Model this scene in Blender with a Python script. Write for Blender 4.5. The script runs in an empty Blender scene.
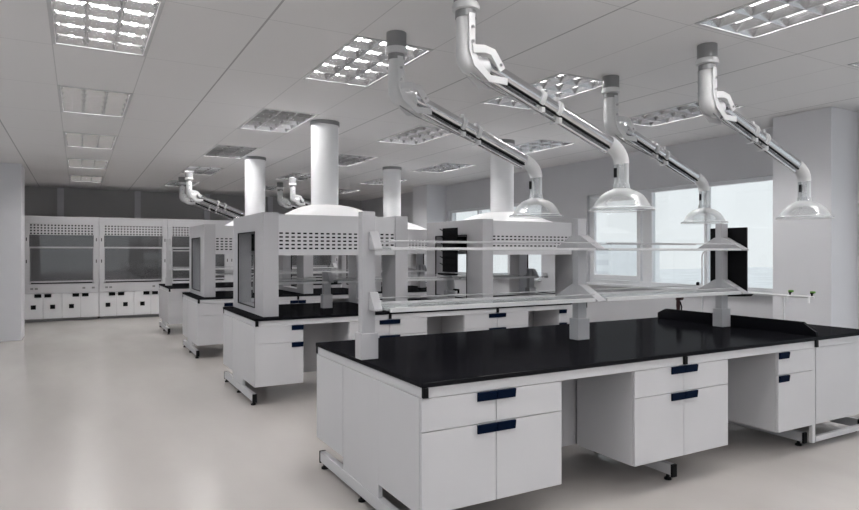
import bpy, bmesh, math, random
from mathutils import Vector, Matrix
random.seed(3)
S = bpy.context.scene
COL = S.collection
PI = math.pi

# ------------------------------------------------------------------ materials
def mat(name, color, rough=0.5, metal=0.0, spec=0.5, emit=None, estr=0.0, noise=0.0, nscale=8.0, bump=0.0, coat=0.0):
    m = bpy.data.materials.new(name); m.use_nodes = True
    nt = m.node_tree; b = nt.nodes['Principled BSDF']
    b.inputs['Base Color'].default_value = (*color, 1)
    b.inputs['Roughness'].default_value = rough
    b.inputs['Metallic'].default_value = metal
    b.inputs['Specular IOR Level'].default_value = spec
    b.inputs['Coat Weight'].default_value = coat
    if emit:
        b.inputs['Emission Color'].default_value = (*emit, 1)
        b.inputs['Emission Strength'].default_value = estr
    if noise or bump:
        tc = nt.nodes.new('ShaderNodeTexCoord'); n = nt.nodes.new('ShaderNodeTexNoise')
        n.inputs['Scale'].default_value = nscale; n.inputs['Detail'].default_value = 4
        nt.links.new(tc.outputs['Object'], n.inputs['Vector'])
        if noise:
            r = nt.nodes.new('ShaderNodeValToRGB')
            r.color_ramp.elements[0].position = .3; r.color_ramp.elements[1].position = .7
            r.color_ramp.elements[0].color = (*[c*(1-noise) for c in color], 1)
            r.color_ramp.elements[1].color = (*[min(1, c*(1+noise)) for c in color], 1)
            nt.links.new(n.outputs['Fac'], r.inputs['Fac']); nt.links.new(r.outputs['Color'], b.inputs['Base Color'])
        if bump:
            bp = nt.nodes.new('ShaderNodeBump'); bp.inputs['Strength'].default_value = bump; bp.inputs['Distance'].default_value = .002
            nt.links.new(n.outputs['Fac'], bp.inputs['Height']); nt.links.new(bp.outputs['Normal'], b.inputs['Normal'])
    return m

def clear(name, tint, milky, gloss=0.08, rough=0.03, edge=0.6):
    """see-through plastic or glass: transparent + a little white scatter + fresnel gloss"""
    m = bpy.data.materials.new(name); m.use_nodes = True
    nt = m.node_tree; nt.nodes.clear()
    out = nt.nodes.new('ShaderNodeOutputMaterial')
    tr = nt.nodes.new('ShaderNodeBsdfTransparent'); tr.inputs[0].default_value = (*tint, 1)
    df = nt.nodes.new('ShaderNodeBsdfDiffuse'); df.inputs[0].default_value = (.85, .87, .88, 1)
    gl = nt.nodes.new('ShaderNodeBsdfGlossy'); gl.inputs['Roughness'].default_value = rough; gl.inputs[0].default_value = (1, 1, 1, 1)
    lw = nt.nodes.new('ShaderNodeLayerWeight'); lw.inputs[0].default_value = .35
    mp = nt.nodes.new('ShaderNodeMapRange'); mp.inputs['To Min'].default_value = milky; mp.inputs['To Max'].default_value = max(milky, edge)
    nt.links.new(lw.outputs['Facing'], mp.inputs['Value'])
    m1 = nt.nodes.new('ShaderNodeMixShader'); nt.links.new(mp.outputs[0], m1.inputs[0])
    nt.links.new(tr.outputs[0], m1.inputs[1]); nt.links.new(df.outputs[0], m1.inputs[2])
    mg = nt.nodes.new('ShaderNodeMapRange'); mg.inputs['To Min'].default_value = gloss; mg.inputs['To Max'].default_value = min(1, gloss*5)
    nt.links.new(lw.outputs['Fresnel'], mg.inputs['Value'])
    m2 = nt.nodes.new('ShaderNodeMixShader'); nt.links.new(mg.outputs[0], m2.inputs[0])
    nt.links.new(m1.outputs[0], m2.inputs[1]); nt.links.new(gl.outputs[0], m2.inputs[2])
    nt.links.new(m2.outputs[0], out.inputs[0])
    return m

M = {}
M['white'] = mat('powder coated steel', (.59, .585, .605), .42, noise=.015, nscale=3)
M['panel'] = mat('grey white coated panel', (.46, .455, .475), .45, noise=.015, nscale=3)
M['bright'] = mat('bright white duct plastic', (.84, .84, .855), .35)
M['plastic'] = mat('white arm plastic', (.62, .62, .63), .35)
M['black'] = mat('black epoxy resin', (.006, .006, .008), .15, spec=.05, noise=.2, nscale=30)
def resin(m, gmax):
    nt = m.node_tree; b = nt.nodes['Principled BSDF']; out = [n for n in nt.nodes if n.type == 'OUTPUT_MATERIAL'][0]
    df = nt.nodes.new('ShaderNodeBsdfDiffuse'); df.inputs[0].default_value = (.007, .007, .009, 1)
    gl = nt.nodes.new('ShaderNodeBsdfGlossy'); gl.inputs['Roughness'].default_value = .13; gl.inputs[0].default_value = (1, 1, 1, 1)
    lw = nt.nodes.new('ShaderNodeLayerWeight'); lw.inputs[0].default_value = .3
    mp = nt.nodes.new('ShaderNodeMapRange'); mp.inputs['To Min'].default_value = .004; mp.inputs['To Max'].default_value = gmax
    nt.links.new(lw.outputs['Facing'], mp.inputs['Value'])
    mx = nt.nodes.new('ShaderNodeMixShader'); nt.links.new(mp.outputs[0], mx.inputs[0]); nt.links.new(df.outputs[0], mx.inputs[1]); nt.links.new(gl.outputs[0], mx.inputs[2])
    nt.links.new(mx.outputs[0], out.inputs[0])
resin(M['black'], .045)
M['matteblack'] = mat('matte black plastic', (.006, .006, .007), .5, spec=.1)
M['blue'] = mat('navy blue handle', (.001, .006, .022), .6, spec=.05)
M['chrome'] = mat('polished aluminium tube', (.66, .66, .68), .13, metal=1.0)
M['darkmetal'] = mat('grey galvanised sleeve', (.25, .25, .255), .4, metal=.3)
M['mirror'] = mat('brushed louvre aluminium', (.52, .52, .53), .26, metal=1.0)
M['rim'] = mat('light fitting rim', (.5, .5, .51), .4)
M['lighthousing'] = mat('dark fitting interior', (.10, .10, .10), .5)
M['tube'] = mat('lit fluorescent tube', (1, 1, 1), .4, emit=(1, .985, .97), estr=46.0)
M['wall'] = mat('grey painted wall', (.61, .61, .635), .7, noise=.02, nscale=2, bump=.05)
M['shadewall'] = mat('shaded grey rear wall', (.42, .415, .42), .7, noise=.03, nscale=2)  # darker than the other walls: the unlit look is put into the colour
M['pillar'] = mat('light grey painted pillar', (.72, .72, .75), .65, noise=.02, nscale=2)
M['hoodin'] = mat('grey hood lining', (.5, .49, .5), .5)
M['frame'] = mat('white window frame', (.75, .76, .78), .35)
M['red'] = mat('dark red rubber', (.035, .004, .006), .4)
M['green'] = mat('green tap lever', (.10, .30, .02), .4)
M['bell'] = clear('clear acrylic bell', (.93, .94, .95), .16, .07, .05, .75)
M['cleartube'] = clear('clear acrylic tube', (.9, .91, .92), .28, .15, .05, .95)
M['shelfglass'] = clear('shelf glass', (.88, .90, .90), .10, .02, .15, .25)
M['glass'] = clear('window glass', (.95, .97, .97), .005, .02, .02, .04)
M['thinglass'] = clear('clear side glass', (.97, .975, .98), .0, .002, .02, .01)
M['sash'] = clear('grey tinted sash glass', (.62, .62, .63), .06, .05, .05, .12)
M['building'] = mat('pale distant render', (.88, .89, .90), .9, noise=.03, nscale=.3)
M['ground'] = mat('pale paving', (.86, .87, .87), .9, noise=.08, nscale=.1)

def ceiling_mat():
    m = mat('ceiling panels', (.42, .42, .43), .75)
    nt = m.node_tree; b = nt.nodes['Principled BSDF']
    tc = nt.nodes.new('ShaderNodeTexCoord'); sp = nt.nodes.new('ShaderNodeSeparateXYZ')
    nt.links.new(tc.outputs['Object'], sp.inputs[0])
    def seam(axis, off, pitch, half):
        a = nt.nodes.new('ShaderNodeMath'); a.operation = 'SUBTRACT'; a.inputs[1].default_value = off
        nt.links.new(sp.outputs[axis], a.inputs[0])
        p = nt.nodes.new('ShaderNodeMath'); p.operation = 'PINGPONG'; p.inputs[1].default_value = pitch/2
        nt.links.new(a.outputs[0], p.inputs[0])
        l = nt.nodes.new('ShaderNodeMath'); l.operation = 'LESS_THAN'; l.inputs[1].default_value = half
        nt.links.new(p.outputs[0], l.inputs[0]); return l
    a = seam('X', -.16, .607, .0035); c = seam('X', 1.054-0, 1.821, .007); d = seam('Y', 1.50, 1.24, .0030)
    e = nt.nodes.new('ShaderNodeMath'); e.operation = 'MULTIPLY'; e.inputs[1].default_value = .45; nt.links.new(a.outputs[0], e.inputs[0])
    g = nt.nodes.new('ShaderNodeMath'); g.operation = 'MAXIMUM'; nt.links.new(e.outputs[0], g.inputs[0]); cc = nt.nodes.new('ShaderNodeMath'); cc.operation = 'MULTIPLY'; cc.inputs[1].default_value = .75; nt.links.new(c.outputs[0], cc.inputs[0]); nt.links.new(cc.outputs[0], g.inputs[1])
    h = nt.nodes.new('ShaderNodeMath'); h.operation = 'MULTIPLY'; h.inputs[1].default_value = .45; nt.links.new(d.outputs[0], h.inputs[0])
    k = nt.nodes.new('ShaderNodeMath'); k.operation = 'MAXIMUM'; nt.links.new(g.outputs[0], k.inputs[0]); nt.links.new(h.outputs[0], k.inputs[1])
    mx = nt.nodes.new('ShaderNodeMix'); mx.data_type = 'RGBA'
    mx.inputs[6].default_value = (.74, .73, .735, 1); mx.inputs[7].default_value = (.28, .28, .285, 1)
    nt.links.new(k.outputs[0], mx.inputs[0]); nt.links.new(mx.outputs[2], b.inputs['Base Color'])
    return m
M['ceiling'] = ceiling_mat()

def floor_mat():
    m = mat('polished vinyl floor', (.47, .445, .425), .22, spec=.5)
    nt = m.node_tree; b = nt.nodes['Principled BSDF']
    tc = nt.nodes.new('ShaderNodeTexCoord')
    n1 = nt.nodes.new('ShaderNodeTexNoise'); n1.inputs['Scale'].default_value = 1.1; n1.inputs['Detail'].default_value = 6
    mp = nt.nodes.new('ShaderNodeMapping'); mp.inputs['Scale'].default_value = (1, .35, 1); mp.inputs['Rotation'].default_value = (0, 0, 1.1)
    nt.links.new(tc.outputs['Object'], mp.inputs[0]); nt.links.new(mp.outputs[0], n1.inputs['Vector'])
    r = nt.nodes.new('ShaderNodeValToRGB')
    r.color_ramp.elements[0].position = .3; r.color_ramp.elements[0].color = (.47, .44, .42, 1)
    r.color_ramp.elements[1].position = .7; r.color_ramp.elements[1].color = (.54, .507, .485, 1)
    nt.links.new(n1.outputs['Fac'], r.inputs['Fac']); nt.links.new(r.outputs['Color'], b.inputs['Base Color'])
    rr = nt.nodes.new('ShaderNodeMapRange'); rr.inputs['To Min'].default_value = .17; rr.inputs['To Max'].default_value = .28
    nt.links.new(n1.outputs['Fac'], rr.inputs['Value']); nt.links.new(rr.outputs[0], b.inputs['Roughness'])
    return m
M['floor'] = floor_mat()

# ------------------------------------------------------------------ mesh builder
class MB:
    def __init__(s): s.v = []; s.f = []; s.sm = []
    def add(s, vs, fs, smooth=False):
        o = len(s.v); s.v += [tuple(v) for v in vs]; s.f += [tuple(i+o for i in f) for f in fs]; s.sm += [smooth]*len(fs); return s
    def box(s, x0, x1, y0, y1, z0, z1):
        v = [(x, y, z) for z in (z0, z1) for y in (y0, y1) for x in (x0, x1)]
        return s.add(v, [(0, 2, 3, 1), (4, 5, 7, 6), (0, 1, 5, 4), (2, 6, 7, 3), (0, 4, 6, 2), (1, 3, 7, 5)])
    def prism_x(s, pts, x0, x1):          # pts = (y, z) outline
        n = len(pts)
        return s.add([(x0, a, b) for a, b in pts]+[(x1, a, b) for a, b in pts],
                     [tuple(range(n))[::-1], tuple(range(n, 2*n))]+[(i, (i+1) % n, n+(i+1) % n, n+i) for i in range(n)])
    def prism_y(s, pts, y0, y1):          # pts = (x, z)
        n = len(pts)
        return s.add([(a, y0, b) for a, b in pts]+[(a, y1, b) for a, b in pts],
                     [tuple(range(n)), tuple(range(n, 2*n))[::-1]]+[(i, n+i, n+(i+1) % n, (i+1) % n) for i in range(n)])
    def lathe(s, prof, x=0, y=0, n=24, close=False):    # prof = (r, z)
        vs = []; fs = []; k = len(prof)
        for r, z in prof:
            for i in range(n):
                a = 2*PI*i/n; vs.append((x+r*math.cos(a), y+r*math.sin(a), z))
        for j in range(k-1 if not close else k):
            for i in range(n):
                a = j*n+i; b = j*n+(i+1) % n; c = ((j+1) % k)*n+(i+1) % n; d = ((j+1) % k)*n+i
                fs.append((a, b, c, d))
        if not close and prof[0][0] > 1e-5 and s.caps: fs.append(tuple(range(n))[::-1])
        if not close and prof[-1][0] > 1e-5 and s.caps: fs.append(tuple((k-1)*n+i for i in range(n)))
        return s.add(vs, fs, True)
    caps = True
    def tube(s, pts, r, n=14, cap=True):
        pts = [Vector(p) for p in pts]; k = len(pts); rs = r if isinstance(r, (list, tuple)) else [r]*k
        vs = []; fs = []; up = None
        for i, p in enumerate(pts):
            t = (pts[min(i+1, k-1)]-pts[max(i-1, 0)]).normalized()
            if up is None:
                up = Vector((0, 1, 0)) if abs(t.y) < .9 else Vector((1, 0, 0))
            a = (up-t*up.dot(t)).normalized(); up = a; b = t.cross(a)
            for j in range(n):
                q = 2*PI*j/n; vs.append(p+(a*math.cos(q)+b*math.sin(q))*rs[i])
        for i in range(k-1):
            for j in range(n):
                fs.append((i*n+j, i*n+(j+1) % n, (i+1)*n+(j+1) % n, (i+1)*n+j))
        if cap: fs += [tuple(range(n))[::-1], tuple((k-1)*n+j for j in range(n))]
        return s.add(vs, fs, True)
    def strip(s, pts, w, y0, y1):          # flat bar of width w following (x, z) points
        n = len(pts); L = []; R = []
        for i in range(n):
            a = Vector(pts[max(i-1, 0)]); b = Vector(pts[min(i+1, n-1)]); t = (b-a).normalized(); q = Vector((-t.y, t.x))*w/2
            L.append(Vector(pts[i])+q); R.append(Vector(pts[i])-q)
        return s.prism_y([tuple(p) for p in L]+[tuple(p) for p in R[::-1]], y0, y1)
    def perf(s, x0, x1, y, z0, z1, nx, nz, fx, fz, flip=False):     # sheet with slots cut through
        xs = [x0]; zs = [z0]
        px = (x1-x0)/nx; pz = (z1-z0)/nz
        for i in range(nx): a = x0+i*px; xs += [a+px*(1-fx)/2, a+px*(1+fx)/2]
        for i in range(nz): a = z0+i*pz; zs += [a+pz*(1-fz)/2, a+pz*(1+fz)/2]
        xs.append(x1); zs.append(z1); W = len(xs)
        vs = [(x, y, z) for z in zs for x in xs]; fs = []
        for j in range(len(zs)-1):
            for i in range(W-1):
                if i % 2 == 1 and j % 2 == 1: continue
                fs.append((j*W+i, j*W+i+1, (j+1)*W+i+1, (j+1)*W+i))
        return s.add(vs, fs)
    def build(s, name, m, parent=None, bevel=0, solid=0, seg=2):
        me = bpy.data.meshes.new(name); me.from_pydata(s.v, [], s.f); me.update()
        me.polygons.foreach_set('use_smooth', s.sm)
        bm = bmesh.new(); bm.from_mesh(me); bmesh.ops.recalc_face_normals(bm, faces=bm.faces); bm.to_mesh(me); bm.free()
        me.materials.append(M[m]); o = bpy.data.objects.new(name, me); COL.objects.link(o)
        if parent is not None: o.parent = parent
        if solid:
            q = o.modifiers.new('thickness', 'SOLIDIFY'); q.thickness = solid; q.offset = 0
        if bevel:
            q = o.modifiers.new('bevel', 'BEVEL'); q.width = bevel; q.segments = seg; q.limit_method = 'ANGLE'
        if any(s.sm):
            try: me.set_sharp_from_angle(angle=math.radians(40))
            except Exception: pass
        return o

def tag(o, label=None, cat=None, group=None, kind=None):
    if label: o['label'] = label
    if cat: o['category'] = cat
    if group: o['group'] = group
    if kind: o['kind'] = kind
    return o
def thing(name, label, cat, loc=(0, 0, 0), rz=0, group=None):
    o = bpy.data.objects.new(name, None); COL.objects.link(o); o.location = loc; o.rotation_euler = (0, 0, rz)
    o.empty_display_size = .1
    return tag(o, label, cat, group)
def struct(name, mb, m, **k): return tag(mb.build(name, m, **k), kind='structure')
def copy_tree(o, parent=None):
    c = o.copy(); COL.objects.link(c)
    if parent is not None: c.parent = parent
    for ch in list(o.children): copy_tree(ch, c)
    return c
def dup(o, loc, label, rz=None, group=None):
    c = copy_tree(o); c.location = loc; c['label'] = label
    if rz is not None: c.rotation_euler = (0, 0, rz)
    if group: c['group'] = group
    return c
def box(name, m, parent, *a, bevel=0): return MB().box(*a).build(name, m, parent, bevel=bevel)

# ------------------------------------------------------------------ room shell
CZ = 2.97; XL, XR, YF, YB = -2.6, 7.19, -4.3, 16.85
LX = [-.16, 1.661, 3.482, 5.303]; LW = .607
LY = [-3.46+2.48*i for i in range(8)]; LL = 1.20  # rows behind the camera are unseen, added for their light
struct('floor', MB().box(XL-.2, XR+.2, YF-.2, YB+.2, -.1, 0), 'floor')
cm = MB()
xs = sorted([XL-.2, XR+.2]+LX+[x+LW for x in LX]); ys = sorted([YF-.2, YB+.2]+LY+[y+LL for y in LY])
vs = [(x, y, CZ) for y in ys for x in xs]; fs = []
for j in range(len(ys)-1):
    for i in range(len(xs)-1):
        cx = (xs[i]+xs[i+1])/2; cy = (ys[j]+ys[j+1])/2
        if any(a < cx < a+LW for a in LX) and any(b < cy < b+LL for b in LY): continue
        W = len(xs); fs.append((j*W+i, (j+1)*W+i, (j+1)*W+i+1, j*W+i+1))
cm.add(vs, fs)
struct('ceiling', cm, 'ceiling')
# right wall with window openings
WZ0, WZ1 = 1.0, 2.40
WINS = [(-3.4, 3.2), (4.30, 7.60), (8.75, 11.95)]
w = MB(); y = YF-.2
for a, b in WINS:
    q0, q1 = (.3, 2.7) if a < 0 else (WZ0, WZ1)  # near window out of view, opening made taller to brighten the pillar
    w.box(XR, XR+.2, y, a, 0, CZ); w.box(XR, XR+.2, a, b, 0, q0); w.box(XR, XR+.2, a, b, q1, CZ); y = b
w.box(XR, XR+.2, y, YB+.2, 0, CZ)
struct('wall_right', w, 'wall')
WL_FILL = [(-3.9, -.4), (-.1, 3.4), (3.7, 7.2), (7.5, 11.0)]  # unseen left windows, added to bring in more daylight
w = MB(); y = YF-.2
for a, b in WL_FILL:
    w.box(XL-.2, XL, y, a, 0, CZ); w.box(XL-.2, XL, a, b, 0, .75); w.box(XL-.2, XL, a, b, 2.65, CZ); y = b
w.box(XL-.2, XL, y, YB+.2, 0, CZ)
struct('wall_left', w, 'wall')
struct('wall_back', MB().box(XL, XR, YB, YB+.2, 0, CZ), 'shadewall')
wf = MB(); FW = (-2.3, 6.9)  # wide window behind the camera, unseen and added for daylight
wf.box(XL, FW[0], YF-.2, YF, 0, CZ); wf.box(FW[1], XR, YF-.2, YF, 0, CZ); wf.box(*FW, YF-.2, YF, 0, .45); wf.box(*FW, YF-.2, YF, 2.75, CZ)
struct('wall_front', wf, 'wall')
pl = MB().box(6.69, XR, 3.56, 4.18, 0, CZ); struct('trim_1', pl, 'pillar', bevel=.006)
struct('trim_2', MB().box(6.69, XR, 12.05, 12.70, 0, CZ), 'pillar', bevel=.006)
struct('trim_3', MB().box(-1.55, -.83, 12.55, 13.25, 0, CZ), 'pillar', bevel=.006)
for i, xx in enumerate((-.42, 1.20, 2.82, 4.44)):
    struct('trim_%d' % (i+4), MB().box(xx, xx+.13, YB-.09, YB, 0, CZ), 'wall')
struct('baseboard_right', MB().box(XR-.015, XR, YF, 3.56, 0, .1).box(XR-.015, XR, 4.18, 12.05, 0, .1), 'pillar')

def window_right(n, y0, y1, mull, WZ0=WZ0, WZ1=WZ1):
    r = bpy.data.objects.new('window_%d' % n, None); COL.objects.link(r); r.location = (XR+.05, y0, WZ0); tag(r, kind='structure')
    L = y1-y0; Hh = WZ1-WZ0; f = MB(); t = .05
    f.box(0, .08, 0, t, 0, Hh).box(0, .08, L-t, L, 0, Hh).box(0, .08, t, L-t, 0, t).box(0, .08, t, L-t, Hh-t, Hh)
    for m_, wd in mull: f.box(0, .08, m_-wd/2, m_+wd/2, t, Hh-t)
    f.build('window_frame', 'frame', r, bevel=.004)
    edges = [t]+[q for m_, wd in mull for q in (m_-wd/2, m_+wd/2)]+[L-t]
    for i in range(0, len(edges), 2):
        box('glass_pane', 'glass', r, .035, .041, edges[i], edges[i+1], t, Hh-t)
    box('window_sill', 'frame', r, -.13, 0, 0, L, -.035, -.002, bevel=.004)
    return r
w1 = window_right(1, 4.30, 7.60, [(1.14, .05), (2.12, .17)])
# the opening casement beside the wide mullion
cs = MB(); a0, a1, z0, z1 = 2.225, 3.24, .06, 1.34
cs.box(-.02, .03, a0, a0+.07, z0, z1).box(-.02, .03, a1-.07, a1, z0, z1).box(-.02, .03, a0+.07, a1-.07, z0, z0+.07).box(-.02, .03, a0+.07, a1-.07, z1-.07, z1)
cs.build('casement', 'frame', w1, bevel=.004)
window_right(2, 8.75, 11.95, [(1.05, .05), (2.1, .05)])
window_right(3, -3.4, 3.2, [(1.6, .05), (3.3, .17), (5.0, .05)], .3, 2.7)
r = bpy.data.objects.new('window_4', None); COL.objects.link(r); r.location = (FW[0], YF-.1, .45); tag(r, kind='structure')
f = MB(); L = FW[1]-FW[0]
f.box(0, L, 0, .06, 0, .05).box(0, L, 0, .06, 2.25, 2.3)
for q in range(6): xx = q*(L-.06)/5; f.box(xx, xx+.06, 0, .06, .05, 2.25)
f.build('window_frame', 'frame', r)
box('glass_pane', 'glass', r, .02, L-.02, .027, .033, .04, 2.26)

for i, (a, b) in enumerate(WL_FILL):  # frames and panes of the added daylight windows
    r = bpy.data.objects.new('window_%d' % (5+i), None); COL.objects.link(r); r.location = (XL-.12, a, .75); tag(r, kind='structure')
    f = MB(); L = b-a
    f.box(0, .06, 0, L, 0, .05).box(0, .06, 0, L, 1.85, 1.9)
    for q in range(3): yy = q*(L-.05)/2; f.box(0, .06, yy, yy+.05, .05, 1.85)
    f.build('window_frame', 'frame', r)
    box('glass_pane', 'glass', r, .027, .033, .02, L-.02, .04, 1.86)

# ------------------------------------------------------------------ ceiling lights
def make_light():
    r = thing('ceiling_light', 'x', 'ceiling light', (0, 0, CZ), group='louvred fluorescent ceiling lights')
    W, L, D = LW, LL, .11; t = .022
    MB().box(0, t, 0, L, -.006, .01).box(W-t, W, 0, L, -.006, .01).box(t, W-t, 0, t, -.006, .01).box(t, W-t, L-t, L, -.006, .01).build('rim', 'rim', r)
    h = MB()
    h.add([(t, t, 0), (W-t, t, 0), (W-t, L-t, 0), (t, L-t, 0), (t, t, D), (W-t, t, D), (W-t, L-t, D), (t, L-t, D)],
          [(4, 5, 6, 7), (0, 1, 5, 4), (1, 2, 6, 5), (2, 3, 7, 6), (3, 0, 4, 7)])
    h.build('housing', 'lighthousing', r)
    cw = (W-2*t)/3; lv = MB(); bh = .05
    for i in range(1, 3):
        x = t+i*cw; lv.prism_y([(x-.004, 0), (x+.004, 0), (x+.028, bh), (x-.028, bh)], t, L-t)
    for side, x in ((1, t), (-1, W-t)): lv.prism_y([(x, 0), (x+side*.003, 0), (x+side*.026, bh), (x, bh)], t, L-t)
    nr = 5; cl = (L-2*t)/nr
    for j in range(0, nr+1):
        y = t+j*cl
        lo = .004; hi = .026
        if j == 0: P = [(y, 0), (y+.003, 0), (y+hi, bh-.002), (y, bh-.002)]
        elif j == nr: P = [(y-.003, 0), (y, 0), (y, bh-.002), (y-hi, bh-.002)]
        else: P = [(y-lo, 0), (y+lo, 0), (y+hi, bh-.002), (y-hi, bh-.002)]
        lv.prism_x(P, t+.001, W-t-.001)
    lv.build('louvre', 'mirror', r)
    for i in range(3):
        x = t+(i+.5)*cw; MB().tube([(x, t+.02, .072), (x, L-t-.02, .072)], .019, 10).build('fluorescent_tube', 'tube', r)
    return r
colname = ['leftmost line of lights', 'second line of lights from the left', 'third line of lights from the left', 'rightmost line of lights']
L0 = make_light(); first = True
rown = {2: 'nearest', 3: 'second', 4: 'third', 5: 'fourth', 6: 'fifth', 7: 'farthest'}
for i, x in enumerate(LX):
    for j, y in enumerate(LY):
        if j < 2 or (j == 2 and i < 2): lab = 'louvred ceiling light behind the viewpoint, outside the picture'
        else:
            k = {3: 'nearest', 4: 'second nearest', 5: 'middle', 6: 'second farthest', 7: 'farthest'} if i < 2 else \
                {2: 'nearest', 3: 'second', 4: 'third', 5: 'fourth', 6: 'fifth', 7: 'farthest'}
            lab = 'recessed square-louvred ceiling light, %s one in the %s' % (k[j], colname[i])
        if first: L0.location = (x, y, CZ); L0['label'] = lab; first = False
        else: dup(L0, (x, y, CZ), lab)

# ------------------------------------------------------------------ benches
ZT, ZA, ZC, ZS, ZB = .85, .824, .768, .602, .19     # top, apron top, cabinet top, drawer/door split, cabinet bottom
BN = {'A': 'front bench', 'B': 'second bench', 'C': 'third bench', 'D': 'rearmost bench'}

def make_cabinet(cols, w, handles, label, loc, rz=0):
    """origin at front left bottom corner, front facing -Y. handles: list of 'l'/'r' per column"""
    r = thing('under_bench_cabinet', label, 'cabinet', loc, rz, 'white under-bench cabinets with blue handles')
    D = .50; cw = w/cols; h = ZC-ZB; hs = ZS-ZB
    box('body', 'white', r, 0, w, .02, D, 0, h, bevel=.002)
    for i in range(cols):
        g = .002; x0, x1 = i*cw+g, (i+1)*cw-g
        d = box('drawer', 'white', r, x0, x1, 0, .018, hs+g, h-.001, bevel=.002)
        q = box('door', 'white', r, x0, x1, 0, .018, .002, hs-g, bevel=.002)
        hx0, hx1 = (x1-.118, x1) if handles[i] == 'r' else (x0, x0+.118)
        for top, par in ((h-.001, d), (hs-g, q)):
            MB().prism_x([(-.010, top-.048), (0, top-.048), (0, top-.001), (-.016, top-.001), (-.016, top-.008)], hx0, hx1).build('handle', 'blue', par, bevel=.002)
    return r

def bench_frame(key, x0, x1, y0, y1, legs, spine=True, xpan=None):
    r = thing('laboratory_table', 'white steel frame with foot rails under the black top of the %s' % BN[key], 'table', (x0, y0, 0), group='steel bench frames')
    L = x1-x0; W = y1-y0; yc = W/2
    a = MB()
    a.box(.012, L-.012, .012, .032, ZC+.002, ZA).box(.012, L-.012, W-.032, W-.012, ZC+.002, ZA)
    a.box(.012, .032, .032, W-.032, ZC+.002, ZA).box(L-.032, L-.012, .032, W-.032, ZC+.002, ZA)
    a.build('apron', 'white', r, bevel=.002)
    s = MB(); s.box(.04, L-.04, .535, .55, ZB, ZC).box(.04, L-.04, W-.55, W-.535, ZB, ZC); s.build('service_panel', 'panel', r)
    for i, lx in enumerate(legs):
        lx = lx-x0; end = i == 0 or i == len(legs)-1
        q = MB()
        if end and i == 0: q.box(.004, .03, .518, W-.518, .11, ZC)
        elif end: q.box(L-.03, L-.004, .518, W-.518, .11, ZC)
        else: q.box(lx-.02, lx+.02, .56, W-.56, .11, ZC)
        cx = .02 if i == 0 else (L-.02 if end else lx)
        q.box(cx-.02, cx+.02, .10, W-.10, .04, .11)
        lg = q.build('leg', 'white', r, bevel=.003)
        for yy in (.085, W-.10): box('end_cap', 'matteblack', lg, cx-.021, cx+.021, yy, yy+.015, .03, .111)
        for yy in (.14, yc, W-.14):
            MB().lathe([(.024, 0), (.024, .012), (.012, .018), (.010, .04)], cx, yy, 12).build('foot', 'matteblack', lg)
        for yy in (-.004, W-.016):
            MB().box(cx-.014, cx+.014, yy, yy+.02, ZC+.006, ZA-.0005).build('corner_cap', 'matteblack', r)
    return r

def worktop(key, x0, x1, y0, y1, label):
    o = MB().box(0, x1-x0, 0, y1-y0, 0, ZT-ZA).build('worktop', 'black', bevel=.004); o.location = (x0, y0, ZA)
    return tag(o, label, 'worktop', 'black bench tops')

# reagent rack ---------------------------------------------------
def reagent_rack(key, posts, yc, upper, label, x0=None, x1=None, ptop=1.73, halves=None, tall=None):
    r = thing('reagent_rack', label, 'shelf rack', (posts[0], yc, ZT), group='glass-shelved reagent racks')
    def W(z): return z-ZT
    p0 = posts[0]
    levels = [1.14]+([1.50] if upper else [])
    xa = (x0 if x0 is not None else posts[0])-p0; xb = (x1 if x1 is not None else posts[-1])-p0
    for pi, p in enumerate(posts):
        px = p-p0; hb = halves[pi] if halves else .225; lv = levels
        ptop_ = ptop
        if tall == pi: ptop_ = 1.73; lv = [1.14, 1.50]
        po = box('post', 'panel', r, px-.042, px+.042, -.03, .03, 0, W(ptop_), bevel=.003)
        box('outlet_box', 'panel', po, px-.056, px+.056, -.046, .046, .001, .155, bevel=.003)
        for z in lv:
            MB().prism_x([(-hb, W(z)), (hb, W(z)), (hb, W(z)+.012), (.045, W(z)+.11), (-.045, W(z)+.11), (-hb, W(z)+.012)], px-.040 if hb > .12 else px+.0, px+.040 if hb > .12 else px+.054).build('bracket', 'panel', r, bevel=.003)
    for z in levels:
        segs = [(posts[i]-p0+.056, posts[i+1]-p0-.056) for i in range(len(posts)-1)]
        if x0 is not None: segs = [(xa, -.056)]+segs
        if x1 is not None: segs = segs+[(segs[-1][1]+.112, xb)]
        for a, b in segs:
            sh = MB().box(a, b, -.20, .20, W(z)+.006, W(z)+.014).build('glass_shelf', 'shelfglass', r)
            for sgn in (-1, 1):
                MB().box(a, b, sgn*.212-.010, sgn*.212+.010, W(z), W(z)+(.016 if z > 1.3 else .026)).build('shelf_edge', 'plastic', sh, bevel=.002)
                MB().tube([(a, sgn*.212, W(z)+.052), (b, sgn*.212, W(z)+.052)], .004, 8).build('guard_rail', 'panel', sh)
    return r

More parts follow.
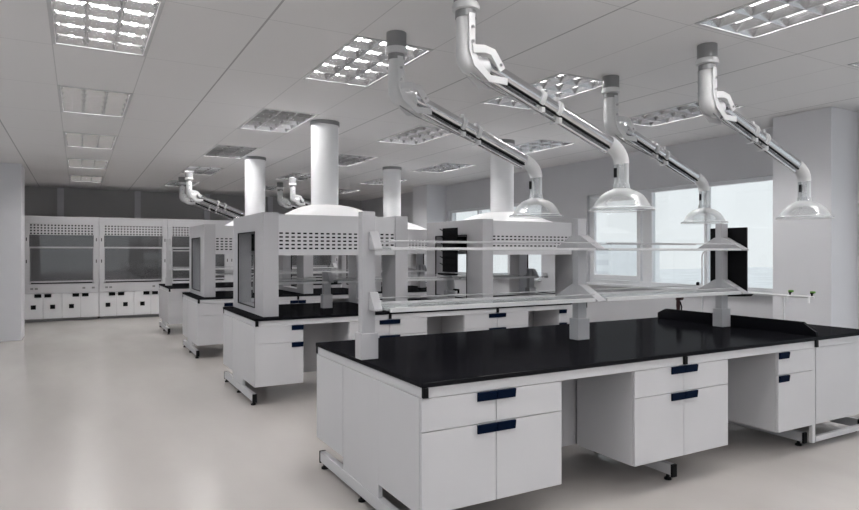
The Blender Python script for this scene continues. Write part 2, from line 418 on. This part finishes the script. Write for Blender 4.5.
# bench hood -----------------------------------------------------
def end_unit(mb, x0, x1, W, z1, hole):
    ya, yb, za, zb = hole
    mb.box(x0, x1, 0, ya, 0, z1).box(x0, x1, yb, W, 0, z1).box(x0, x1, ya, yb, 0, za).box(x0, x1, ya, yb, zb, z1)
def bench_hood(w, label, loc, glass_left, glass_right, off=0):
    r = thing('extraction_canopy', label, 'fume hood', loc, group='bench-top extraction canopies with round ducts')
    D = 1.36; H1 = 1.030; ew = .15; hole = (.34, 1.12, .06, .85)
    for k, (x0, x1) in enumerate(((0, ew), (w-ew, w))):
        m_ = MB(); end_unit(m_, x0, x1, D, H1, hole); eo = m_.build('end_housing', 'panel', r)
        xf = x0 if k == 0 else x1
        g = MB(); a, b, c, d = hole; q = .012; s_ = -.004 if k == 0 else .004
        xa, xb = sorted((xf+s_, xf-s_*2))
        # black gasket just inside the opening
        g.box(xa, xb, a, a+q, c, d).box(xa, xb, b-q, b, c, d).box(xa, xb, a+q, b-q, c, c+q).box(xa, xb, a+q, b-q, d-q, d)
        g.build('window_gasket', 'matteblack', eo)
        if (k == 0 and glass_left) or (k == 1 and glass_right):
            xg = x0+.02 if k == 0 else x1-.026
            box('side_window', 'thinglass', eo, xg, xg+.006, a+.001, b-.001, c+.001, d-.001)
    z0 = .605; z1 = 1.015; xa, xb = ew, w-ew
    for yy, nm in ((.02, 'perforated_fascia'), (D-.02, 'perforated_fascia')):
        p = MB(); nx = int((xb-xa)/.060)
        p.add([(xa, yy, .845), (xb, yy, .845), (xb, yy, z1), (xa, yy, z1)], [(0, 1, 2, 3)])
        p.perf(xa, xb, yy, .655, .845, nx, 5, .60, .42)
        p.add([(xa, yy, z0), (xb, yy, z0), (xb, yy, .655), (xa, yy, .655)], [(0, 1, 2, 3)])
        p.build(nm, 'white', r, solid=.004)
        s_ = 1 if yy < .1 else -1; ya, yb = sorted((yy+s_*.012, yy+s_*.016)); box('hole_shade_sheet', 'matteblack', r, xa, xb, ya, yb, .65, .85)  # black sheet standing in for the cavity's shade behind the slots
    box('baffle', 'hoodin', r, xa, xb, .04, D-.04, .62, .628)
    # curved roof: rounded rectangle lofted to a circle
    n = 48; rings = []; cx, cy = w/2+off, D/2; hx, hy = .48, D/2-.02
    box('top_plate', 'bright', r, xa, xb, .02, D-.02, 1.006, 1.0145)
    for k in range(9):
        t = k/8; rise = 1.015+.15*math.sin(t*PI/2)**1.25; e = 1-t**1.6
        ring = []
        for i in range(n):
            a = 2*PI*i/n; c, s = math.cos(a), math.sin(a)
            p = 5*(1-t)+2*t
            k2 = (abs(c)**p+abs(s)**p)**(-1/p)
            rx = .16+(hx-.16)*(1-t**1.1); ry = .16+(hy-.16)*(1-t**1.1)
            ring.append((cx+c*k2*rx, cy+s*k2*ry, rise))
        rings.append(ring)
    vs = [p for ring in rings for p in ring]; fs = []
    for k in range(8):
        for i in range(n): fs.append((k*n+i, k*n+(i+1) % n, (k+1)*n+(i+1) % n, (k+1)*n+i))
    fs.append(tuple(range(8*n, 9*n)))
    MB().add(vs, fs, True).build('canopy_roof', 'bright', r)
    d = MB().lathe([(.155, 1.165), (.155, CZ-ZT-.035)], cx, cy, 40).build('duct', 'bright', r)
    MB().lathe([(.168, CZ-ZT-.045), (.168, CZ-ZT-.001)], cx, cy, 40).build('duct_collar', 'darkmetal', d)
    return r

# extraction arm -------------------------------------------------
def bez(a, b, c, n=7):
    a, b, c = Vector(a), Vector(b), Vector(c)
    return [a*(1-t)**2+b*2*t*(1-t)+c*t*t for t in [i/n for i in range(n+1)]]
def extraction_arm(label, loc):
    r = thing('fume_extractor', label, 'extraction arm', loc, group='jointed extraction arms with clear bell hoods')
    Z = lambda z: z-CZ
    ax = lambda x: Z(2.515-.378*(x-.21))
    MB().lathe([(.068, Z(2.865)), (.068, -.001)], n=28).build('ceiling_sleeve', 'darkmetal', r)
    MB().lathe([(.058, Z(2.825)), (.076, Z(2.83)), (.078, Z(2.85)), (.071, Z(2.868)), (.058, Z(2.868))], n=28).build('collar', 'plastic', r)
    MB().lathe([(.059, Z(2.785)), (.059, Z(2.824))], n=28).build('swivel_ring', 'darkmetal', r)
    up = [Vector((0, 0, Z(2.79))), Vector((0, 0, Z(2.66)))]+bez((0, 0, Z(2.585)), (0, 0, Z(2.50)), (.13, 0, ax(.13)-.01))
    MB().tube(up, [.054]*2+[.056]*8, 20).build('upper_duct', 'plastic', r)
    MB().tube([(.13, 0, ax(.13)), (1.10, 0, ax(1.10))], .045, 24).build('arm_tube', 'chrome', r)
    for s in (-1, 1):
        y0, y1 = (.058, .066) if s > 0 else (-.066, -.058)
        b = MB(); b.strip([(0, Z(2.80)), (.0, Z(2.60)), (.03, Z(2.525)), (.12, Z(2.455)), (.24, ax(.24)-.05)], .042, y0, y1)
        b.build('hinge_bracket', 'plastic', r, bevel=.003)
        b = MB(); b.strip([(.0, Z(2.60)), (.08, Z(2.61)), (.135, Z(2.60)), (.20, ax(.20)-.01)], .046, y0+s*.009, y1+s*.009)
        b.build('hinge_bracket', 'plastic', r, bevel=.003)
        for hx, hz in ((0, 2.72), (0, 2.64), (.185, 2.535)):
            m_ = MB(); yy = s*.0775; m_.tube([(hx, s*.066, Z(hz)), (hx, yy, Z(hz))], .009, 10); m_.build('bolt', 'chrome', r)
    MB().tube([(.16, 0, ax(.16)-.066), (1.06, 0, ax(1.06)-.060)], .016, 12).build('lower_tube', 'chrome', r)
    MB().tube([(.20, -.034, ax(.20)-.046), (1.06, -.034, ax(1.06)-.046)], .007, 8).build('dark_stripe_rod', 'matteblack', r)  # black rod laid in as the dark stripe between the twin tubes
    MB().tube([(.0, -.05, Z(2.47)), (.12, -.055, Z(2.41)), (.60, -.045, ax(.60)-.09)], .004, 8).build('support_rod', 'darkmetal', r)
    for xx in (.52, .65):
        t = Vector((1, 0, -.378)).normalized(); c = Vector((xx, 0, ax(xx)))
        m_ = MB(); m_.tube([c-t*.012, c+t*.012], .058, 24); m_.box(xx-.012, xx+.012, -.014, .014, ax(xx)+.054, ax(xx)+.078)
        m_.box(xx-.012, xx+.012, -.04, .04, ax(xx)-.082, ax(xx)-.052)
        m_.build('clamp', 'plastic', r)
    e = bez((1.08, 0, ax(1.08)), (1.20, 0, ax(1.20)), (1.20, 0, Z(2.06)))
    MB().tube(e, .049, 20).build('elbow', 'plastic', r)
    m_ = MB(); m_.caps = False; m_.lathe([(.046, Z(1.905)), (.046, Z(2.062))], 1.20, 0, 24); m_.build('drop_tube', 'cleartube', r)
    box('hand_clip', 'matteblack', r, 1.138, 1.150, -.008, .008, Z(1.97), Z(2.03))
    pr = [(.195, Z(1.762)), (.205, Z(1.764)), (.205, Z(1.770)), (.186, Z(1.775))]
    pr += [(a, Z(1.77)+b) for a, b in ((.180, .012), (.172, .028), (.160, .050), (.143, .074), (.118, .097), (.090, .113), (.065, .122), (.054, .130))]
    pr += [(.050, Z(1.93))]
    m_ = MB(); m_.caps = False; m_.lathe(pr, 1.20, 0, 40); m_.build('bell_hood', 'bell', r)
    m_ = MB(); m_.caps = False; m_.lathe([(.196, Z(1.758)), (.208, Z(1.758)), (.208, Z(1.7615)), (.196, Z(1.7615))], 1.20, 0, 40, close=True); m_.build('bell_rim', 'plastic', r)
    return r

# ---- front bench A
AX0, AX1, AY0, AY1 = 1.46, 5.64, 2.676, 4.247; XS = 4.835; AC = (AY0+AY1)/2
fa = bench_frame('A', AX0, AX1, AY0, AY1, [AX0, 3.37, XS, AX1])
box('stretcher', 'white', fa, XS-AX0+.04, AX1-AX0-.04, .03, .06, .05, .09, bevel=.002); box('stretcher', 'white', fa, XS-AX0-.018, XS-AX0+.018, .024, .05, .05, ZC-.002)
worktop('A', AX0, XS-.001, AY0, AY1, 'long glossy black worktop of the front bench, carrying the reagent rack')
cols = [('white two-drawer cabinet at the near left corner of the front bench', 2, .895, 'rl', 1.462),
        ('white two-drawer cabinet in the middle of the front bench', 2, .885, 'rl', 2.927),
        ('narrow white one-drawer cabinet beside the sink end of the front bench', 1, .438, 'l', 4.374)]
for lab, n, w_, hs, x in cols: make_cabinet(n, w_, hs, lab, (x, AY0+.014, ZB))
make_cabinet(2, .895, 'rl', 'white cabinet at the far left corner of the front bench, showing only its side', (1.462+.895, AY1-.014, ZB), PI)
# sink end
sc = thing('sink_cabinet', 'plain white panelled cabinet without drawers at the right end of the front bench', 'cabinet', (XS+.022, AY0+.02, ZB))
box('front_panel', 'white', sc, 0, AX1-XS-.045, 0, .018, 0, ZC-ZB, bevel=.002)
box('side_panel', 'white', sc, AX1-XS-.063, AX1-XS-.045, .019, .50, 0, ZC-ZB)
box('side_panel', 'white', sc, 0, .016, .019, .50, 0, ZC-ZB)
sx0, sx1, sy0, sy1 = XS+.17, AX1-.27, AY0+.35, AY0+.80
o = MB()
L_, W_ = AX1-XS, AY1-AY0; a, b, c, d = sx0-XS, sx1-XS, sy0-AY0, sy1-AY0
tt = ZT-ZA; o.box(0, L_, 0, c, 0, tt).box(0, L_, d, W_, 0, tt).box(0, a, c, d, 0, tt).box(b, L_, c, d, 0, tt)
o = o.build('worktop', 'black'); o.location = (XS, AY0, ZA); tag(o, 'short black worktop with the sink at the right end of the front bench', 'worktop', 'black bench tops')
m_ = MB(); t = .01; h = .25
m_.box(a+.001, b-.001, c+.001, d-.001, -h, -h+t).box(a+.001, a+t, c+.001, d-.001, -h+t, .018).box(b-t, b-.001, c+.001, d-.001, -h+t, .018)
m_.box(a+t, b-t, c+.001, c+t, -h+t, .018).box(a+t, b-t, d-t, d-.001, -h+t, .018)
o = m_.build('sink', 'black'); o.location = (XS, AY0, ZA); tag(o, 'black basin sunk in the right end of the front bench', 'sink')
o = MB().prism_x([(0, 0), (1.49, 0), (1.49, .055), (1.40, .098), (.10, .098), (0, .03)], 0, .03).build('splash_board', 'black', bevel=.004)
o.location = (XS+.04, AY0+.03, ZT); tag(o, 'low black splash board with chamfered ends standing across the front bench', 'splash board')
reagent_rack('A', [1.51, 3.20, 4.815], AC, True, 'two-tier glass reagent rack on three grey posts along the front bench', halves=[.11, .225, .225])
# drying board
db = thing('drying_rack', 'black pegboard drying rack on the last post of the front rack', 'drying rack', (4.872, 3.27, 1.135))
box('board', 'matteblack', db, 0, .018, 0, .345, .012, .56, bevel=.003)
MB().prism_x([(-.005, 0), (.35, 0), (.33, -.02), (.17, -.03), (.015, -.02)], 0, .09).build('drip_tray', 'matteblack', db)
for i in range(4):
    for j in range(6):
        y = .05+i*.082; z = .09+j*.085
        MB().tube([(.018, y, z), (.085, y, z+.035)], [.007, .005], 8).build('peg', 'matteblack', db)
dup(db, (4.030, 6.82, 1.225), 'black pegboard drying rack on the post between the canopies of the second bench', PI)
# taps
tp = thing('bench_tap', 'low white tap with branched spouts and green levers over the sink', 'tap', (5.54, 3.36, ZT))
m_ = MB(); m_.lathe([(.025, 0), (.025, .012), (.011, .018), (.011, .245)], 0, 0, 16)
m_.tube([(0, -.27, .247), (0, .30, .247)], .011, 12); m_.build('stem', 'bright', tp)
for yy in (-.25, -.06):
    MB().tube([(0, yy, .25), (-.035, yy, .25), (-.045, yy, .235), (-.045, yy, .195)], .008, 10).build('spout', 'bright', tp)
    k = MB().lathe([(.008, .252), (.008, .272), (.014, .275), (.014, .285)], 0, yy, 12).build('valve', 'matteblack', tp)
    MB().box(-.008, .02, yy-.022, yy+.014, .28, .298).build('lever', 'green', k, bevel=.004)
gt = thing('gooseneck_tap', 'tall slender white gooseneck tap with a black knob behind the splash board', 'tap', (5.165, 3.92, ZT))
m_ = MB(); m_.lathe([(.026, 0), (.026, .015), (.012, .02), (.012, .06)], 0, 0, 16)
arc = [(0, -.075+.075*math.cos(q), .585+.075*math.sin(q)) for q in [i*PI/10 for i in range(11)]]
m_.tube([(0, 0, .05), (0, 0, .3)]+arc+[(0, -.15, .53)], .0075, 12); m_.build('neck', 'bright', gt)
MB().tube([(0, 0, .33), (0, .035, .335)], .006, 8).build('valve', 'bright', gt)
MB().lathe([(.004, .318), (.016, .322), (.018, .335), (.012, .35), (.003, .352)], 0, .045, 14).build('knob', 'matteblack', gt)
ew = thing('eyewash_gun', 'small dark red eyewash nozzle standing behind the black splash board', 'eyewash', (4.955, 4.02, ZT))
m_ = MB(); m_.lathe([(.028, 0), (.028, .012), (.018, .018), (.016, .10), (.020, .135), (.017, .20)], 0, 0, 16); m_.build('body', 'red', ew)
m_ = MB(); m_.tube([(0, .012, .185), (0, -.02, .205), (0, -.05, .20)], [.020, .022, .015], 14); m_.build('nozzle', 'red', ew)
MB().tube([(0, -.022, .17), (0, -.04, .12), (0, -.032, .07)], .006, 8).build('lever', 'matteblack', ew)

arm = extraction_arm('large extraction arm nearest the camera, its sleeve cut by the top edge', (1.88, 2.94, CZ))
for lab, x, y in (('extraction arm with clear bell, leftmost of the four over the front bench', 1.88, 3.81),
                  ('extraction arm whose bell hangs before the window, beyond the rightmost arm', 3.93, 3.87),
                  ('rightmost extraction arm, its clear bell hanging before the grey pillar', 3.93, 2.94),
                  ('distant extraction arm, nearer of the left pair over the rearmost bench', 1.80, 12.35),
                  ('distant extraction arm, farther of the left pair over the rearmost bench', 1.80, 13.25),
                  ('distant extraction arm, nearer of the right pair over the rearmost bench', 3.77, 12.35),
                  ('distant extraction arm, farther of the right pair over the rearmost bench', 3.77, 13.25)):
    dup(arm, (x, y, CZ), lab)

# ---- hood benches B and C
def hood_bench(key, x0, y0, y1, x1=5.70):
    bench_frame(key, x0, x1, y0, y1, [x0, x0+1.43, x0+2.83, x1])
    worktop(key, x0, x1, y0, y1, 'black worktop of the %s, under its extraction canopies' % BN[key])
    nm = BN[key]
    for lab, n, w_, hs, x in (('narrow white one-drawer cabinet at the left end of the %s' % nm, 1, .48, 'r', x0+.002),
                              ('white two-column cabinet, first one right of the end cabinet of the %s' % nm, 2, .92, 'rl', x0+.97),
                              ('white two-column cabinet right of centre in the %s' % nm, 2, .92, 'rl', x0+2.37),
                              ('narrow white cabinet at the right end of the %s' % nm, 1, .45, 'l', x0+3.77)):
        make_cabinet(n, w_, hs, lab, (x, y0+.014, ZB))
    make_cabinet(1, .48, 'l', 'white cabinet on the far side of the left end of the %s' % nm, (x0+.482, y1-.014, ZB), PI)
    yh = y0+.13
    bench_hood(1.59, 'left white extraction canopy with round duct on the %s' % nm, (x0+.115, yh, ZT), True, False, .08)
    bench_hood(1.55, 'right white extraction canopy with round duct on the %s' % nm, (x0+2.70, yh, ZT), False, True, 0 if key == 'B' else -.1)
    reagent_rack(key, [x0+1.0, x0+2.63, x0+3.93], (y0+y1)/2+.02, False, 'low glass reagent rack running through the canopies of the %s' % nm,
                 x0=x0+.30, x1=x0+4.05, ptop=1.26, halves=[.09, .18, .12], tall=1)
hood_bench('B', 1.469, 6.02, 7.54)
hood_bench('C', 1.435, 9.11, 10.55)
# ---- rear bench D
DX, DY0, DY1 = 1.406, 12.03, 13.57
bench_frame('D', DX, 5.6, DY0, DY1, [DX, 3.3, 5.6])
worktop('D', DX, 5.6, DY0, DY1, 'black worktop of the rearmost bench, before the wall of fume hoods')
for lab, n, w_, hs, x in (('narrow white one-drawer cabinet at the left end of the rearmost bench', 1, .47, 'r', DX+.002),
                          ('white two-column cabinet left of centre in the rearmost bench', 2, .92, 'rl', DX+1.0),
                          ('white two-column cabinet right of centre in the rearmost bench', 2, .92, 'rl', DX+2.5)):
    make_cabinet(n, w_, hs, lab, (x, DY0+.014, ZB))
make_cabinet(1, .47, 'l', 'white cabinet on the far side of the left end of the rearmost bench', (DX+.472, DY1-.014, ZB), PI)
reagent_rack('D', [1.50, 3.15, 4.80], (DY0+DY1)/2, True, 'two-tier glass reagent rack on the rearmost bench', halves=[.08, .15, .15])

# ------------------------------------------------------------------ rear fume hoods
def fume_hood(label, loc):
    r = thing('fume_hood', label, 'fume hood', loc, group='fume hoods along the rear wall')
    W, D = 1.396, .85
    m_ = MB()                                   # carcass with open working chamber
    m_.box(0, .10, 0, D, .06, 2.25).box(W-.10, W, 0, D, .06, 2.25).box(.10, W-.10, D-.03, D, .06, 2.25)
    m_.box(.10, W-.10, .03, D-.03, 2.10, 2.25).box(.10, W-.10, 0, .03, 2.085, 2.25).box(.10, W-.10, 0, D-.03, .60, .66)
    m_.build('body', 'white', r, bevel=.003)
    box('control_panel', 'white', r, .0, W, -.03, -.001, .60, .80, bevel=.006)
    box('work_surface', 'panel', r, .101, W-.101, 0, D-.031, .661, .80)
    box('chamber_lining', 'hoodin', r, .11, W-.11, D-.06, D-.031, .802, 2.09)
    p = MB(); p.perf(.10, W-.10, -.002, 1.85, 2.085, 19, 4, .5, .5); p.build('perforated_fascia', 'white', r, solid=.004)
    box('fascia_shade_sheet', 'matteblack', r, .10, W-.10, .015, .02, 1.85, 2.084)  # added black sheet: gives the perforations their dark, shaded look
    s = MB().box(.10, W-.10, .012, .030, 1.565, 1.60).box(.10, W-.10, .012, .03, .83, .865).box(.10, .115, .012, .03, .865, 1.565).box(W-.115, W-.10, .012, .03, .865, 1.565).build('sash_frame', 'panel', r)
    box('sash_glass', 'sash', s, .115, W-.115, .018, .024, .866, 1.564)
    box('upper_glass', 'sash', r, .10, W-.10, .035, .040, 1.60, 1.849)
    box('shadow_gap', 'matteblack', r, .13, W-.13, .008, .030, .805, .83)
    for px in (.05, W-.05): box('side_column', 'white', r, px-.049, px+.049, -.018, -.001, .80, 2.08, bevel=.006)
    for px, z in ((.05, 1.72), (.05, 1.25), (W-.05, 1.72), (W-.05, 1.25)): box('valve_slot', 'matteblack', r, px-.008, px+.008, -.022, -.0181, z, z+.07)
    for px in (.12, .20, 1.08, 1.26): box('socket', 'darkmetal', r, px, px+.055, -.036, -.0305, .685, .725)
    box('toe_kick', 'panel', r, .02, W-.02, .08, .10, 0, .06)
    dw = W/4
    for i in range(4):
        d = box('door', 'bright', r, i*dw+.003, (i+1)*dw-.003, -.022, -.001, .065, .597, bevel=.002)
        hx = (i+1)*dw-.155 if i % 2 == 0 else i*dw+.025
        box('handle', 'matteblack', d, hx, hx+.125, -.034, -.0225, .518, .590)
        if i < 3: box('lock_plate', 'matteblack', d, (i+.5)*dw-.046, (i+.5)*dw+.046, -.030, -.0225, .27, .36, bevel=.008)
    return r
fh = None
names_ = ['leftmost fume hood by the rear wall, partly behind the grey pillar', 'second fume hood from the left by the rear wall',
          'third fume hood from the left by the rear wall, behind the rearmost bench', 'fourth fume hood from the left, hidden behind the canopies',
          'fifth fume hood from the left, hidden behind the canopies', 'rightmost fume hood by the rear wall']
for i, lab in enumerate(names_):
    loc = (-.998+1.40*i-0.0, 15.62, 0)
    if i == 5: continue
    if fh is None: fh = fume_hood(lab, loc)
    else: dup(fh, loc, lab)

# ------------------------------------------------------------------ outside
struct('ground', MB().box(20, 400, -150, 260, -9.2, -9), 'ground')
for lab, (x, y, w_, d_, h_) in (('pale office block seen beyond the right wall windows', (120, 118, 18, 14, 12.5)),
                       ('long low pale building beyond the right wall windows', (110, 20, 14, 30, 9.0))):
    b = thing('distant_building', lab, 'building', (x, y, -9), group='buildings beyond the windows')
    box('walls', 'building', b, 0, w_, 0, d_, 0, h_)
    box('roof', 'building', b, -.4, w_+.4, -.4, d_+.4, h_, h_+.6)
    m_ = MB()
    for k in range(int(h_//3)):
        m_.box(-.06, -.01, 1, d_-1, 1+k*3, 2.4+k*3)
    m_.build('window_band', 'frame', b)

# ------------------------------------------------------------------ world, camera
wd = bpy.data.worlds.new('World'); S.world = wd; wd.use_nodes = True
nt = wd.node_tree; bg = nt.nodes['Background']
tc = nt.nodes.new('ShaderNodeTexCoord'); sp = nt.nodes.new('ShaderNodeSeparateXYZ'); rp = nt.nodes.new('ShaderNodeValToRGB')
nt.links.new(tc.outputs['Generated'], sp.inputs[0]); nt.links.new(sp.outputs['Z'], rp.inputs['Fac'])
rp.color_ramp.elements[0].position = 0; rp.color_ramp.elements[0].color = (.83, .85, .87, 1)
rp.color_ramp.elements[1].position = .5; rp.color_ramp.elements[1].color = (.82, .86, .91, 1)
nt.links.new(rp.outputs['Color'], bg.inputs['Color']); bg.inputs['Strength'].default_value = 1.12
def portal(loc, rot, sx, sy):
    l = bpy.data.lights.new('window_portal', 'AREA'); l.shape = 'RECTANGLE'; l.size = sx; l.size_y = sy
    l.cycles.is_portal = True
    o = bpy.data.objects.new('window_portal', l); COL.objects.link(o); o.location = loc; o.rotation_euler = rot
for a, b in WINS: portal((XR+.19, (a+b)/2, 1.5 if a < 0 else (WZ0+WZ1)/2), (0, PI/2, 0), 2.4 if a < 0 else WZ1-WZ0, b-a)
portal(((FW[0]+FW[1])/2, YF-.19, 1.6), (PI/2, 0, 0), FW[1]-FW[0], 2.3)
for a, b in WL_FILL: portal((XL-.19, (a+b)/2, 1.7), (0, -PI/2, 0), 1.9, b-a)

cd = bpy.data.cameras.new('Camera'); cam = bpy.data.objects.new('Camera', cd); COL.objects.link(cam)
cd.sensor_width = 36; cd.lens = 626.4/859*36; cd.shift_y = -3.24/859
cam.location = (0, 0, 1.49); cam.rotation_euler = (PI/2, 0, -math.radians(29.29))
cd.clip_end = 1000
S.camera = cam
S.view_settings.view_transform = 'Standard'; S.view_settings.look = 'None'; S.view_settings.gamma = 1
S.view_settings.use_curve_mapping = False; S.view_settings.exposure = 0.0
